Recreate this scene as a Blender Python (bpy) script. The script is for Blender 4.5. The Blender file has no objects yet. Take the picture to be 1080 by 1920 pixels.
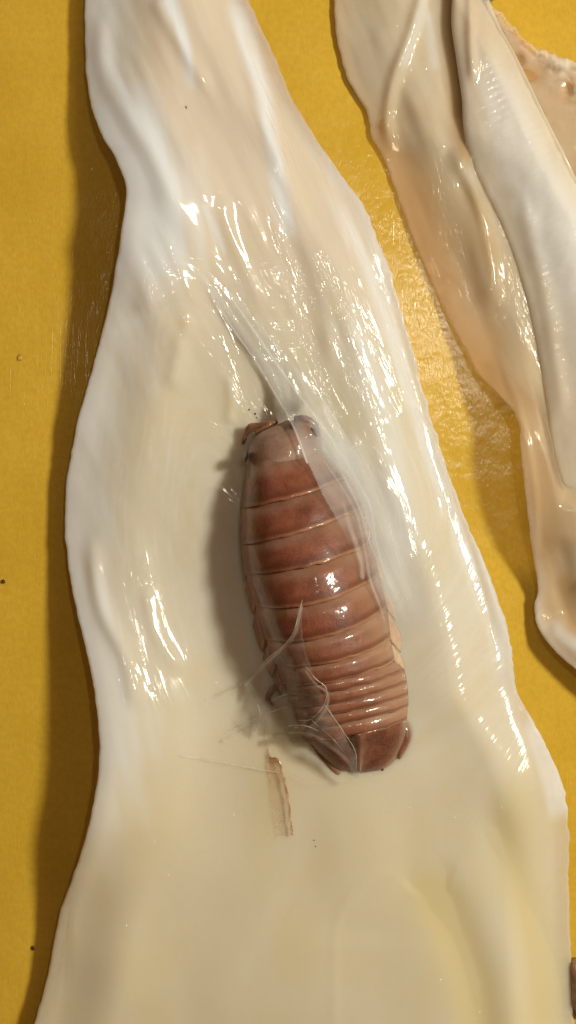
import bpy, math, random
import numpy as np

# ------------------------------------------------------------------ units
# everything is laid out in tenths of a millimetre (U) on the board:
# x to the right, y DOWN (like reading a page), z up; (540, 960) is the middle.
U = 1e-4
CAM_H = 3000.0
def wpt(x, y, z):
    return ((x - 540.0) * U, (960.0 - y) * U, z * U)

scene = bpy.context.scene
COL = scene.collection

# ------------------------------------------------------------------ camera
cam = bpy.data.cameras.new('camera')
cam.sensor_fit = 'VERTICAL'
cam.angle_y = 2 * math.atan(960.0 / CAM_H)
cam.clip_start = 0.01
cam.clip_end = 5.0
cam_o = bpy.data.objects.new('camera', cam)
cam_o.location = (0, 0, CAM_H * U)
COL.objects.link(cam_o)
scene.camera = cam_o

# ------------------------------------------------------------------ light
world = bpy.data.worlds.new('World')
scene.world = world
world.use_nodes = True
bg = world.node_tree.nodes['Background']
bg.inputs[0].default_value = (1.0, 0.52, 0.19, 1)
bg.inputs[1].default_value = 0.12

def lamp(name, pos, target, size, power, col, shape='DISK', size_y=None):
    l = bpy.data.lights.new(name, 'AREA')
    l.shape = shape
    l.size = size
    if size_y:
        l.size_y = size_y
    l.energy = power
    l.color = col
    o = bpy.data.objects.new(name, l)
    from mathutils import Vector
    p = Vector(wpt(*pos)); t = Vector(wpt(*target))
    o.location = p
    o.rotation_euler = (t - p).to_track_quat('-Z', 'Y').to_euler()
    COL.objects.link(o)
    return o
lamp('lamp_warm_side', (540 + 3900, 960 - 1300, 4400), (540, 960, 0), 0.080, 3.15, (1.0, 0.93, 0.75))
lamp('lamp_warm_ceiling', (1170, 100, 4500), (600, 700, 0), 0.014, 0.155, (1.0, 0.90, 0.72))
lamp('window_cool', (540 - 3200, 960 - 4300, 2700), (540, 960, 0), 0.30, 0.13, (0.55, 0.75, 1.0), 'RECTANGLE', 0.40)

vs = scene.view_settings
vs.view_transform = 'Standard'
vs.look = 'None'
vs.exposure = 0.14
vs.gamma = 1.0
scene.render.engine = 'CYCLES'
scene.cycles.use_denoising = True
scene.cycles.transparent_max_bounces = 24
scene.cycles.max_bounces = 6
scene.cycles.diffuse_bounces = 3
scene.cycles.glossy_bounces = 2
scene.cycles.caustics_reflective = False
scene.cycles.caustics_refractive = False

# ------------------------------------------------------------------ numeric helpers
def smooth(a, b, x):
    t = np.clip((x - a) / (b - a), 0, 1)
    return t * t * (3 - 2 * t)

def curve(tab, q):
    """smooth curve through (parameter, value) pairs: monotone cubic"""
    tab = np.asarray(tab, float)
    xs, ys = tab[:, 0], tab[:, 1]
    h = np.diff(xs); d = np.diff(ys) / h
    m = np.zeros_like(ys)
    m[1:-1] = (d[:-1] * h[1:] + d[1:] * h[:-1]) / (h[:-1] + h[1:])
    m[0], m[-1] = d[0], d[-1]
    q = np.asarray(q, float)
    i = np.clip(np.searchsorted(xs, q) - 1, 0, len(xs) - 2)
    t = np.clip((q - xs[i]) / h[i], -0.5, 1.5)
    h00 = 2*t**3 - 3*t**2 + 1; h10 = t**3 - 2*t**2 + t
    h01 = -2*t**3 + 3*t**2; h11 = t**3 - t**2
    return h00*ys[i] + h10*h[i]*m[i] + h01*ys[i+1] + h11*h[i]*m[i+1]

def vnoise(x, y, seed=0):
    xi = np.floor(x).astype(np.int64); yi = np.floor(y).astype(np.int64)
    fx = x - xi; fy = y - yi
    fx = fx*fx*fx*(fx*(fx*6-15)+10); fy = fy*fy*fy*(fy*(fy*6-15)+10)
    def hsh(a, b):
        n = (a * 374761393 + b * 668265263 + seed * 974634777) & 0xffffffff
        n = ((n ^ (n >> 13)) * 1274126177) & 0xffffffff
        n = (n ^ (n >> 16)) & 0xffff
        return n / 32767.5 - 1.0
    a = hsh(xi, yi); b = hsh(xi+1, yi); c = hsh(xi, yi+1); d = hsh(xi+1, yi+1)
    return (a*(1-fx) + b*fx)*(1-fy) + (c*(1-fx) + d*fx)*fy

def fbm(x, y, seed=0, octaves=3):
    s = 0.0; a = 1.0
    for k in range(octaves):
        c, q = math.cos(0.65 + k), math.sin(0.65 + k)
        s = s + a * vnoise((c*x - q*y) * 2**k, (q*x + c*y) * 2**k, seed + 17*k)
        a *= 0.5
    return s

def spline_pts(pts, n=12):
    pts = np.asarray(pts, float)
    t = np.arange(len(pts))
    q = np.linspace(0, len(pts)-1, (len(pts)-1)*n + 1)
    return np.stack([curve(np.stack([t, pts[:, k]], 1), q) for k in range(pts.shape[1])], 1)

def dist_poly(X, Y, pts, n=8):
    """distance to a smoothed polyline, plus the position along it 0..1"""
    P = spline_pts(pts, n) if len(pts) > 2 else np.asarray(pts, float)
    best = np.full(X.shape, 1e9); along = np.zeros(X.shape)
    m = len(P) - 1
    for k in range(m):
        ax, ay = P[k][:2]; bx, by = P[k+1][:2]
        dx, dy = bx-ax, by-ay
        L2 = dx*dx + dy*dy + 1e-9
        t = np.clip(((X-ax)*dx + (Y-ay)*dy)/L2, 0, 1)
        d = np.hypot(X-ax-t*dx, Y-ay-t*dy)
        w = d < best
        best = np.where(w, d, best); along = np.where(w, (k+t)/m, along)
    return best, along

def ridge(X, Y, pts, amp, w, fade=True):
    d, al = dist_poly(X, Y, pts)
    g = amp * np.exp(-(d/w)**2)
    if fade:
        g = g * smooth(0, 0.18, al) * smooth(1, 0.82, al)
    return g

def inside(X, Y, poly):
    P = np.asarray(poly, float)
    r = np.zeros(X.shape, bool)
    j = len(P) - 1
    for i in range(len(P)):
        xi, yi = P[i]; xj, yj = P[j]
        c = ((yi > Y) != (yj > Y)) & (X < (xj-xi)*(Y-yi)/(yj-yi+1e-12) + xi)
        r ^= c
        j = i
    return r

# ------------------------------------------------------------------ mesh helpers
def link(name, verts, faces, mat, parent=None, attrs=None, uv=None, flat=False):
    me = bpy.data.meshes.new(name)
    me.from_pydata([tuple(v) for v in verts], [], [tuple(f) for f in faces])
    me.update()
    if not flat:
        me.polygons.foreach_set('use_smooth', np.ones(len(me.polygons), bool))
    for k, a in (attrs or {}).items():
        at = me.attributes.new(k, 'FLOAT', 'POINT')
        at.data.foreach_set('value', np.asarray(a, np.float32).ravel())
    if uv is not None:
        at = me.attributes.new('flow', 'FLOAT_VECTOR', 'POINT')
        at.data.foreach_set('vector', np.asarray(uv, np.float32).ravel())
    me.materials.append(mat)
    o = bpy.data.objects.new(name, me)
    COL.objects.link(o)
    if parent is not None:
        o.parent = parent
    return o

def tag(o, label=None, cat=None, group=None, kind=None):
    if label: o['label'] = label
    if cat: o['category'] = cat
    if group: o['group'] = group
    if kind: o['kind'] = kind
    return o

def empty(name, loc=(0, 0, 0)):
    o = bpy.data.objects.new(name, None)
    o.empty_display_size = 0.005
    o.location = loc
    COL.objects.link(o)
    return o

def adopt(child, parent):
    """parent without moving"""
    child.parent = parent
    child.matrix_parent_inverse = parent.matrix_basis.inverted()

def to_world(X, Y, Z):
    return np.stack([(X-540)*U, (960-Y)*U, Z*U], -1).reshape(-1, 3)

def slab(name, X, Y, ZT, ZB, mat, attrs=None, uv=None):
    """closed sheet: rows x cols top, same bottom, joined round the sides"""
    r, c = X.shape
    top = to_world(X, Y, ZT); bot = to_world(X, Y, ZB)
    V = np.concatenate([top, bot]); N = r*c
    idx = np.arange(N).reshape(r, c)
    a, b, d, e = idx[:-1, :-1].ravel(), idx[:-1, 1:].ravel(), idx[1:, 1:].ravel(), idx[1:, :-1].ravel()
    F = [np.stack([a, e, d, b], 1), np.stack([a+N, b+N, d+N, e+N], 1)]
    def side(p):
        p = np.asarray(p)
        F.append(np.stack([p[:-1], p[1:], p[1:]+N, p[:-1]+N], 1))
    side(idx[0]); side(idx[:, -1]); side(idx[-1, ::-1]); side(idx[::-1, 0])
    at = {k: np.concatenate([np.asarray(v).ravel()]*2) for k, v in (attrs or {}).items()}
    u = np.concatenate([uv.reshape(-1, 3)]*2) if uv is not None else None
    return link(name, V, np.concatenate(F).tolist(), mat, attrs=at, uv=u)

def tube(name, pts, rad, mat, parent=None, seg=8, n=6, rfun=None):
    P = spline_pts(pts, n) if len(pts) > 2 else np.asarray(pts, float)
    R = np.interp(np.linspace(0, 1, len(P)), np.linspace(0, 1, len(rad)), rad)
    T = np.gradient(P, axis=0); T /= np.linalg.norm(T, axis=1, keepdims=True) + 1e-9
    V = []; F = []
    for k in range(len(P)):
        up = np.array([0, 0, 1.0]) if abs(T[k][2]) < 0.9 else np.array([1.0, 0, 0])
        s = np.cross(T[k], up); s /= np.linalg.norm(s); q = np.cross(s, T[k])
        for j in range(seg):
            a = 2*math.pi*j/seg
            p = P[k] + R[k]*(math.cos(a)*s + math.sin(a)*q)
            V.append(wpt(*p))
    for k in range(len(P)-1):
        for j in range(seg):
            F.append((k*seg+j, k*seg+(j+1) % seg, (k+1)*seg+(j+1) % seg, (k+1)*seg+j))
    F.append(tuple(range(seg))[::-1]); F.append(tuple((len(P)-1)*seg + j for j in range(seg)))
    return link(name, V, F, mat, parent)

# ------------------------------------------------------------------ materials
class NT:
    def __init__(self, name):
        self.m = bpy.data.materials.new(name)
        self.m.use_nodes = True
        self.t = self.m.node_tree
        self.t.nodes.clear()
        self.out = self.n('ShaderNodeOutputMaterial')
    def n(self, typ, **kw):
        nd = self.t.nodes.new(typ)
        for k, v in kw.items():
            setattr(nd, k, v)
        return nd
    def l(self, a, b):
        self.t.links.new(a, b)
    def put(self, sock, v):
        if hasattr(v, 'is_output') or isinstance(v, bpy.types.NodeSocket):
            self.l(v, sock)
        else:
            sock.default_value = v
    def math(self, op, a, b=None, c=None, clamp=False):
        nd = self.n('ShaderNodeMath', operation=op, use_clamp=clamp)
        self.put(nd.inputs[0], a)
        if b is not None: self.put(nd.inputs[1], b)
        if c is not None: self.put(nd.inputs[2], c)
        return nd.outputs[0]
    def noise(self, vec, scale, detail=2.0, rough=0.5, dist=0.0):
        nd = self.n('ShaderNodeTexNoise')
        if vec is not None: self.l(vec, nd.inputs['Vector'])
        nd.inputs['Scale'].default_value = scale
        nd.inputs['Detail'].default_value = detail
        nd.inputs['Roughness'].default_value = rough
        nd.inputs['Distortion'].default_value = dist
        return nd.outputs[0]
    def voronoi(self, vec, scale, feature='F1'):
        nd = self.n('ShaderNodeTexVoronoi', feature=feature)
        self.l(vec, nd.inputs['Vector'])
        nd.inputs['Scale'].default_value = scale
        return nd
    def mapping(self, vec, scale=(1, 1, 1), rot=(0, 0, 0)):
        nd = self.n('ShaderNodeMapping')
        self.l(vec, nd.inputs['Vector'])
        nd.inputs['Scale'].default_value = scale
        nd.inputs['Rotation'].default_value = rot
        return nd.outputs[0]
    def ramp(self, fac, stops):
        nd = self.n('ShaderNodeValToRGB')
        self.l(fac, nd.inputs[0])
        e = nd.color_ramp.elements
        while len(e) < len(stops): e.new(0.5)
        for k, (p, c) in enumerate(stops):
            e[k].position = p
            e[k].color = (*c, 1) if len(c) == 3 else c
        return nd.outputs[0]
    def maprange(self, v, a, b, c, d):
        nd = self.n('ShaderNodeMapRange', interpolation_type='SMOOTHSTEP')
        self.l(v, nd.inputs[0])
        for k, x in zip((1, 2, 3, 4), (a, b, c, d)): nd.inputs[k].default_value = x
        return nd.outputs[0]
    def mix(self, fac, a, b):
        nd = self.n('ShaderNodeMix', data_type='RGBA')
        self.put(nd.inputs[0], fac)
        self.put(nd.inputs[6], a if not isinstance(a, tuple) else (*a, 1))
        self.put(nd.inputs[7], b if not isinstance(b, tuple) else (*b, 1))
        return nd.outputs[2]
    def attr(self, name):
        return self.n('ShaderNodeAttribute', attribute_name=name)
    def bump(self, height, strength, dist, normal=None):
        nd = self.n('ShaderNodeBump')
        self.l(height, nd.inputs['Height'])
        self.put(nd.inputs['Strength'], strength)
        nd.inputs['Distance'].default_value = dist
        if normal is not None: self.l(normal, nd.inputs['Normal'])
        return nd.outputs[0]
    def principled(self, **kw):
        nd = self.n('ShaderNodeBsdfPrincipled')
        nd.subsurface_method = 'BURLEY'
        for k, v in kw.items():
            s = nd.inputs[k.replace('_', ' ')]
            self.put(s, (*v, 1) if isinstance(v, tuple) and s.type == 'RGBA' and len(v) == 3 else v)
        return nd.outputs[0]
    def done(self, shader):
        self.l(shader, self.out.inputs['Surface'])
        return self.m

def mat_board():
    t = NT('yellow_board_plastic')
    P = t.n('ShaderNodeNewGeometry').outputs['Position']
    big = t.noise(P, 35, 3, 0.55)
    fine = t.noise(P, 900, 2, 0.6)
    c = t.mix(t.maprange(big, 0.3, 0.7, 0, 1), (0.62, 0.39, 0.036), (0.70, 0.455, 0.052))
    c = t.mix(t.maprange(fine, 0.35, 0.65, 0, 0.25), c, (0.50, 0.29, 0.030))
    # knife scratches: thin lines in two directions
    def scr(rot, sc, seed):
        v = t.mapping(P, (sc, sc*0.03, 1), (0, 0, rot))
        n = t.noise(v, 1.0, 1.0, 0.4)
        return t.maprange(t.math('ABSOLUTE', t.math('SUBTRACT', n, 0.5)), 0.0, 0.022, 1, 0)
    mask = t.maprange(t.noise(P, 60, 2), 0.50, 0.66, 0, 1)
    s1 = t.math('MULTIPLY', scr(math.radians(-55), 900, 1), mask)
    sc = s1
    fine2 = t.noise(t.mapping(P, (1, 0.35, 1)), 2600, 3, 0.6)
    h = t.math('ADD', t.math('MULTIPLY', sc, -0.22), t.math('MULTIPLY', fine2, 0.8))
    h = t.math('ADD', h, t.math('MULTIPLY', t.noise(P, 260, 2), 2.2))
    nb = t.bump(h, 0.55, 0.00012)
    rough = t.maprange(t.noise(P, 90, 3), 0.3, 0.7, 0.14, 0.22)
    return t.done(t.principled(Base_Color=c, Roughness=rough, Normal=nb, Subsurface_Weight=0.15,
                  Subsurface_Radius=(1.0, 0.6, 0.15), Subsurface_Scale=0.0012, IOR=1.58))

def mat_flesh(name, base, warm, amber, sss=0.0035, streak=1.0, coat=1.0):
    t = NT(name)
    fl = t.attr('flow').outputs['Vector']
    wet = t.attr('wet').outputs['Fac']
    thin = t.attr('thin').outputs['Fac']
    tint = t.attr('tint').outputs['Fac']
    big = t.noise(t.mapping(fl, (0.006, 0.0022, 1)), 1.0, 4, 0.55)
    mid = t.noise(t.mapping(fl, (0.03, 0.006, 1)), 1.0, 4, 0.6)
    c = t.mix(t.maprange(big, 0.35, 0.68, 0, 0.8), base, warm)
    c = t.mix(t.math('MULTIPLY', t.maprange(mid, 0.50, 0.75, 0, 0.32), t.attr('fibre').outputs['Fac']), c, (0.80, 0.79, 0.76))
    c = t.mix(t.maprange(t.noise(t.mapping(fl, (0.13, 0.11, 1), (0.4, 0.3, 0.5)), 1.0, 3, 0.75), 0.36, 0.70, 0, 0.5), c, warm)
    fib = t.noise(t.mapping(fl, (0.10, 0.006, 1)), 1.0, 3, 0.6)
    c = t.mix(t.math('MULTIPLY', t.maprange(fib, 0.48, 0.72, 0, 0.24), t.attr('fibre').outputs['Fac']), c, (0.74, 0.76, 0.78))
    c = t.mix(t.maprange(t.noise(t.mapping(fl, (0.012, 0.007, 1)), 1.0, 3, 0.5), 0.40, 0.75, 0, 0.20), c, amber)
    c = t.mix(t.maprange(t.noise(t.mapping(fl, (0.006, 0.004, 1)), 1.0, 3, 0.5), 0.45, 0.75, 0, 0.35), c, (0.70, 0.70, 0.68))
    c = t.mix(tint, c, amber)
    c = t.mix(t.attr('pink').outputs['Fac'], c, (0.66, 0.565, 0.48))
    c = t.mix(t.attr('white').outputs['Fac'], c, (0.78, 0.87, 1.0))  # pale tissue; on the mantle the bluish tone also paints in cool window light
    # wet relief: long wrinkles along the muscle, beads and film ripples (in the water film, so in the coat only)
    hi = t.noise(t.mapping(fl, (0.045, 0.0060, 1), (0.55, 0.45, 0.7)), 1.0, 1.8, 0.5, 0.9)
    fi = t.noise(t.mapping(fl, (0.090, 0.026, 1), (0.5, -0.6, 1.1)), 1.0, 1.8, 0.5, 1.2)
    h = t.math('MULTIPLY_ADD', hi, 2.4, t.math('MULTIPLY', fi, 0.5))
    st = t.math('MULTIPLY', wet, t.math('MULTIPLY', t.maprange(mid, 0.36, 0.62, 0.15, 1.0), streak), clamp=True)
    nb = t.bump(h, st, 0.00058)
    vo = t.voronoi(t.mapping(fl, (0.021, 0.016, 1)), 1.0).outputs['Distance']
    nb = t.bump(t.maprange(vo, 0.03, 0.13, 1, 0), 0.8, 0.00035, nb)
    p = t.principled(Base_Color=c, Roughness=0.5, Subsurface_Weight=1.0, IOR=1.36,
                     Subsurface_Radius=(1.0, 0.82, 0.60), Subsurface_Scale=sss, Specular_IOR_Level=0.0,
                     Coat_Weight=t.math('MULTIPLY', t.math('MULTIPLY', wet, 3.5, clamp=True), coat), Coat_Roughness=0.115, Coat_IOR=1.38, Coat_Normal=nb)
    # thin places let the board show through
    tr = t.n('ShaderNodeBsdfTransparent')
    tr.inputs[0].default_value = (1.0, 0.93, 0.80, 1)
    mx = t.n('ShaderNodeMixShader')
    t.l(thin, mx.inputs[0]); t.l(p, mx.inputs[1]); t.l(tr.outputs[0], mx.inputs[2])
    return t.done(mx.outputs[0])

def mat_film(name, col=(0.90, 0.94, 1.0), gloss=1.0):
    t = NT(name)
    dens = t.attr('dens').outputs['Fac']
    fl = t.attr('flow').outputs['Vector']
    fib = t.noise(t.mapping(fl, (0.09, 0.006, 1)), 1.0, 3, 0.5)
    d = t.math('MULTIPLY', dens, t.maprange(fib, 0.25, 0.7, 0.85, 1.1), clamp=True)
    df = t.n('ShaderNodeBsdfDiffuse'); df.inputs[0].default_value = (*col, 1)
    tl = t.n('ShaderNodeBsdfTranslucent'); tl.inputs[0].default_value = (*col, 1)
    m1 = t.n('ShaderNodeMixShader'); m1.inputs[0].default_value = 0.12
    t.l(df.outputs[0], m1.inputs[1]); t.l(tl.outputs[0], m1.inputs[2])
    tr = t.n('ShaderNodeBsdfTransparent')
    m2 = t.n('ShaderNodeMixShader')
    t.l(d, m2.inputs[0]); t.l(tr.outputs[0], m2.inputs[1]); t.l(m1.outputs[0], m2.inputs[2])
    h = t.noise(t.mapping(fl, (0.05, 0.018, 1)), 1.0, 3, 0.5, 0.6)
    nb = t.bump(h, 0.35, 0.0006)
    fr = t.n('ShaderNodeFresnel'); fr.inputs[0].default_value = 1.36
    t.l(nb, fr.inputs['Normal'])
    gl = t.n('ShaderNodeBsdfGlossy'); gl.inputs['Roughness'].default_value = 0.06
    t.l(nb, gl.inputs['Normal'])
    m3 = t.n('ShaderNodeMixShader')
    g = t.math('MULTIPLY', fr.outputs[0], t.math('MULTIPLY', t.maprange(dens, 0.0, 0.12, 0, 1), gloss), clamp=True)
    t.l(g, m3.inputs[0]); t.l(m2.outputs[0], m3.inputs[1]); t.l(gl.outputs[0], m3.inputs[2])
    return t.done(m3.outputs[0])

def mat_shell(name, a, b, edge, spots=0.5, coat=0.9):
    t = NT(name)
    P = t.n('ShaderNodeTexCoord').outputs['Object']
    ed = t.attr('edge').outputs['Fac']
    pale = t.attr('pale').outputs['Fac']
    n1 = t.noise(P, 260, 4, 0.6)
    n2 = t.noise(P, 900, 4, 0.65)
    n3 = t.noise(P, 5200, 2, 0.6)
    c = t.mix(t.maprange(n1, 0.36, 0.64, 0, 1), a, b)
    c = t.mix(t.maprange(n2, 0.44, 0.66, 0, 0.6*spots), c, (0.125, 0.036, 0.020))
    c = t.mix(t.maprange(n3, 0.50, 0.72, 0, 0.6*spots), c, (0.40, 0.19, 0.11))
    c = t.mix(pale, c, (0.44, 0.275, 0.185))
    c = t.mix(t.attr('band').outputs['Fac'], c, (0.115, 0.030, 0.012))
    c = t.mix(ed, c, edge)
    h = t.math('ADD', t.math('MULTIPLY', n2, 0.7), t.math('MULTIPLY', n3, 0.25))
    nb = t.bump(h, 0.6, 0.00022)
    wetn = t.bump(t.noise(P, 420, 2), 0.35, 0.0006)
    return t.done(t.principled(Base_Color=c, Roughness=0.42, Normal=nb, Subsurface_Weight=0.35,
                  Subsurface_Radius=(1.0, 0.45, 0.25), Subsurface_Scale=0.0012, Specular_IOR_Level=0.3,
                  Coat_Weight=coat, Coat_Roughness=0.12, Coat_IOR=1.33, Coat_Normal=wetn))

def mat_plain(name, a, b, scale=400, rough=0.4, coat=0.3, sss=0.0):
    t = NT(name)
    P = t.n('ShaderNodeTexCoord').outputs['Object']
    n = t.noise(P, scale, 4, 0.6)
    c = t.mix(t.maprange(n, 0.35, 0.65, 0, 1), a, b)
    nb = t.bump(n, 0.4, 0.0003)
    return t.done(t.principled(Base_Color=c, Roughness=rough, Normal=nb, Coat_Weight=coat, Coat_Roughness=0.1,
                  Subsurface_Weight=sss, Subsurface_Radius=(1, .6, .4), Subsurface_Scale=0.0012))

def mat_strip():
    t = NT('mottled_skin_strip')
    P = t.n('ShaderNodeTexCoord').outputs['Object']
    ed = t.attr('edge').outputs['Fac']
    n = t.noise(P, 900, 3, 0.6)
    sp = t.voronoi(P, 2300).outputs['Distance']
    lowend = t.attr('spot').outputs['Fac']
    spots = t.math('MULTIPLY', t.maprange(sp, 0.10, 0.22, 1, 0), t.math('MULTIPLY', lowend, t.maprange(t.noise(P, 700, 2), 0.46, 0.56, 0, 1)))
    c = t.mix(n, (0.60, 0.40, 0.24), (0.70, 0.52, 0.34))
    c = t.mix(t.math('MULTIPLY', ed, t.maprange(t.noise(P, 1300, 3), 0.36, 0.56, 0.1, 1), clamp=True), c, (0.20, 0.055, 0.025))
    c = t.mix(spots, c, (0.13, 0.05, 0.02))
    p = t.principled(Base_Color=c, Roughness=0.3, Coat_Weight=0.7, Coat_Roughness=0.08, Subsurface_Weight=0.6,
                     Subsurface_Radius=(1, .6, .4), Subsurface_Scale=0.001, Normal=t.bump(n, 0.4, 0.0003))
    tr = t.n('ShaderNodeBsdfTransparent')
    mx = t.n('ShaderNodeMixShader')
    t.l(t.math('SUBTRACT', t.attr('thin').outputs['Fac'], t.math('MAXIMUM', spots, ed), clamp=True), mx.inputs[0])
    t.l(p, mx.inputs[1]); t.l(tr.outputs[0], mx.inputs[2])
    return t.done(mx.outputs[0])

M_board = mat_board()
M_flesh = mat_flesh('wet_mantle_flesh', (0.645, 0.605, 0.515), (0.61, 0.56, 0.45), (0.63, 0.535, 0.27), sss=0.0034)
M_flesh2 = mat_flesh('wet_amber_flesh', (0.71, 0.635, 0.50), (0.67, 0.57, 0.41), (0.52, 0.32, 0.12), sss=0.0030, streak=1.0)
M_fin = mat_flesh('pale_fin_flesh', (0.64, 0.575, 0.46), (0.60, 0.51, 0.38), (0.46, 0.30, 0.24), sss=0.0018, streak=0.8, coat=0.9)
M_film = mat_film('milky_membrane')
M_film2 = mat_film('brownish_membrane', (0.80, 0.75, 0.70), 0.8)
def mat_strand():
    t = NT('pale_strand')
    p = t.principled(Base_Color=(0.80, 0.77, 0.72), Roughness=0.3, Coat_Weight=0.6, Coat_Roughness=0.1)
    tr = t.n('ShaderNodeBsdfTransparent'); mx = t.n('ShaderNodeMixShader')
    P = t.n('ShaderNodeNewGeometry').outputs['Position']
    t.l(t.maprange(t.noise(P, 500, 2), 0.35, 0.65, 0.35, 0.75), mx.inputs[0])
    t.l(p, mx.inputs[1]); t.l(tr.outputs[0], mx.inputs[2])
    return t.done(mx.outputs[0])
M_strand = mat_strand()
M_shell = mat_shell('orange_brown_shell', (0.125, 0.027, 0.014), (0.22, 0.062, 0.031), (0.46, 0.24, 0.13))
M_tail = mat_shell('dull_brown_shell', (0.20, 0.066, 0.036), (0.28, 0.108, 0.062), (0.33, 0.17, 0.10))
M_head = mat_shell('grey_brown_head_shell', (0.27, 0.17, 0.125), (0.36, 0.21, 0.15), (0.45, 0.33, 0.26), 0.3)
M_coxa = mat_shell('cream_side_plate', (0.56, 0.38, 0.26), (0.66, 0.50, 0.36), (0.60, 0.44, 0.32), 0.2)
M_uro = mat_shell('reddish_tail_blade', (0.12, 0.040, 0.026), (0.21, 0.078, 0.046), (0.46, 0.30, 0.19), 0.8)
M_core = mat_plain('pale_underside', (0.36, 0.17, 0.10), (0.46, 0.25, 0.16), 500, 0.4, 0.5, 0.3)
M_leg = mat_plain('brown_leg', (0.17, 0.072, 0.038), (0.25, 0.11, 0.06), 800, 0.35, 0.6, 0.2)
M_eye = mat_plain('black_eye', (0.012, 0.010, 0.012), (0.03, 0.022, 0.022), 2500, 0.25, 1.0)
M_dark = mat_plain('dark_crumb', (0.05, 0.03, 0.015), (0.10, 0.05, 0.02), 4000, 0.6, 0.1)
M_scrap = mat_plain('brown_scrap', (0.16, 0.075, 0.04), (0.30, 0.15, 0.08), 700, 0.4, 0.5, 0.2)
M_strip = mat_strip()

# ------------------------------------------------------------------ cutting board (the surface)
def build_board():
    n = 2
    v = [wpt(-2600, -2600, 0), wpt(3700, -2600, 0), wpt(3700, 4500, 0), wpt(-2600, 4500, 0)]
    o = link('cutting_board', v, [(0, 3, 2, 1)], M_board, flat=True)
    tag(o, 'smooth yellow plastic cutting board under the squid', 'cutting board', kind='structure')
build_board()

# ------------------------------------------------------------------ big mantle
def plan(v, z):
    """board position of a pixel-measured coordinate seen at height z"""
    return v * (1 - z/CAM_H)

LEFT = [(-80,160),(0,158),(100,160),(180,165),(260,186),(325,220),(375,236),(430,232),(500,220),(580,205),(670,181),
        (740,160),(820,139),(900,125),(980,121),(1060,128),(1150,145),(1230,165),(1310,180),(1370,186),(1440,182),
        (1530,165),(1610,141),(1680,117),(1750,101),(1830,85),(1920,60),(2000,40)]
RIGHT = [(-80,440),(0,465),(75,498),(120,520),(190,550),(240,580),(300,618),(345,652),(400,688),(440,704),(500,730),
         (560,747),(620,765),(700,786),(770,806),(860,834),(940,862),(1000,886),(1085,922),(1150,946),(1240,965),(1290,970),
         (1350,1000),(1420,1036),(1490,1060),(1560,1067),(1650,1069),(1750,1073),(1850,1077),(2000,1082)]
EDGE_H = [(-80,38),(0,40),(180,48),(300,85),(375,112),(500,100),(600,90),(740,66),(900,44),(1060,50),(1150,72),(1310,112),
          (1440,124),(1530,122),(1610,94),(1700,58),(1800,46),(2000,52)]
R_LIFT = [(-80,2),(300,4),(700,3),(1200,6),(1400,22),(1500,30),(1620,14),(1800,4),(2000,4)]

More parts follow.
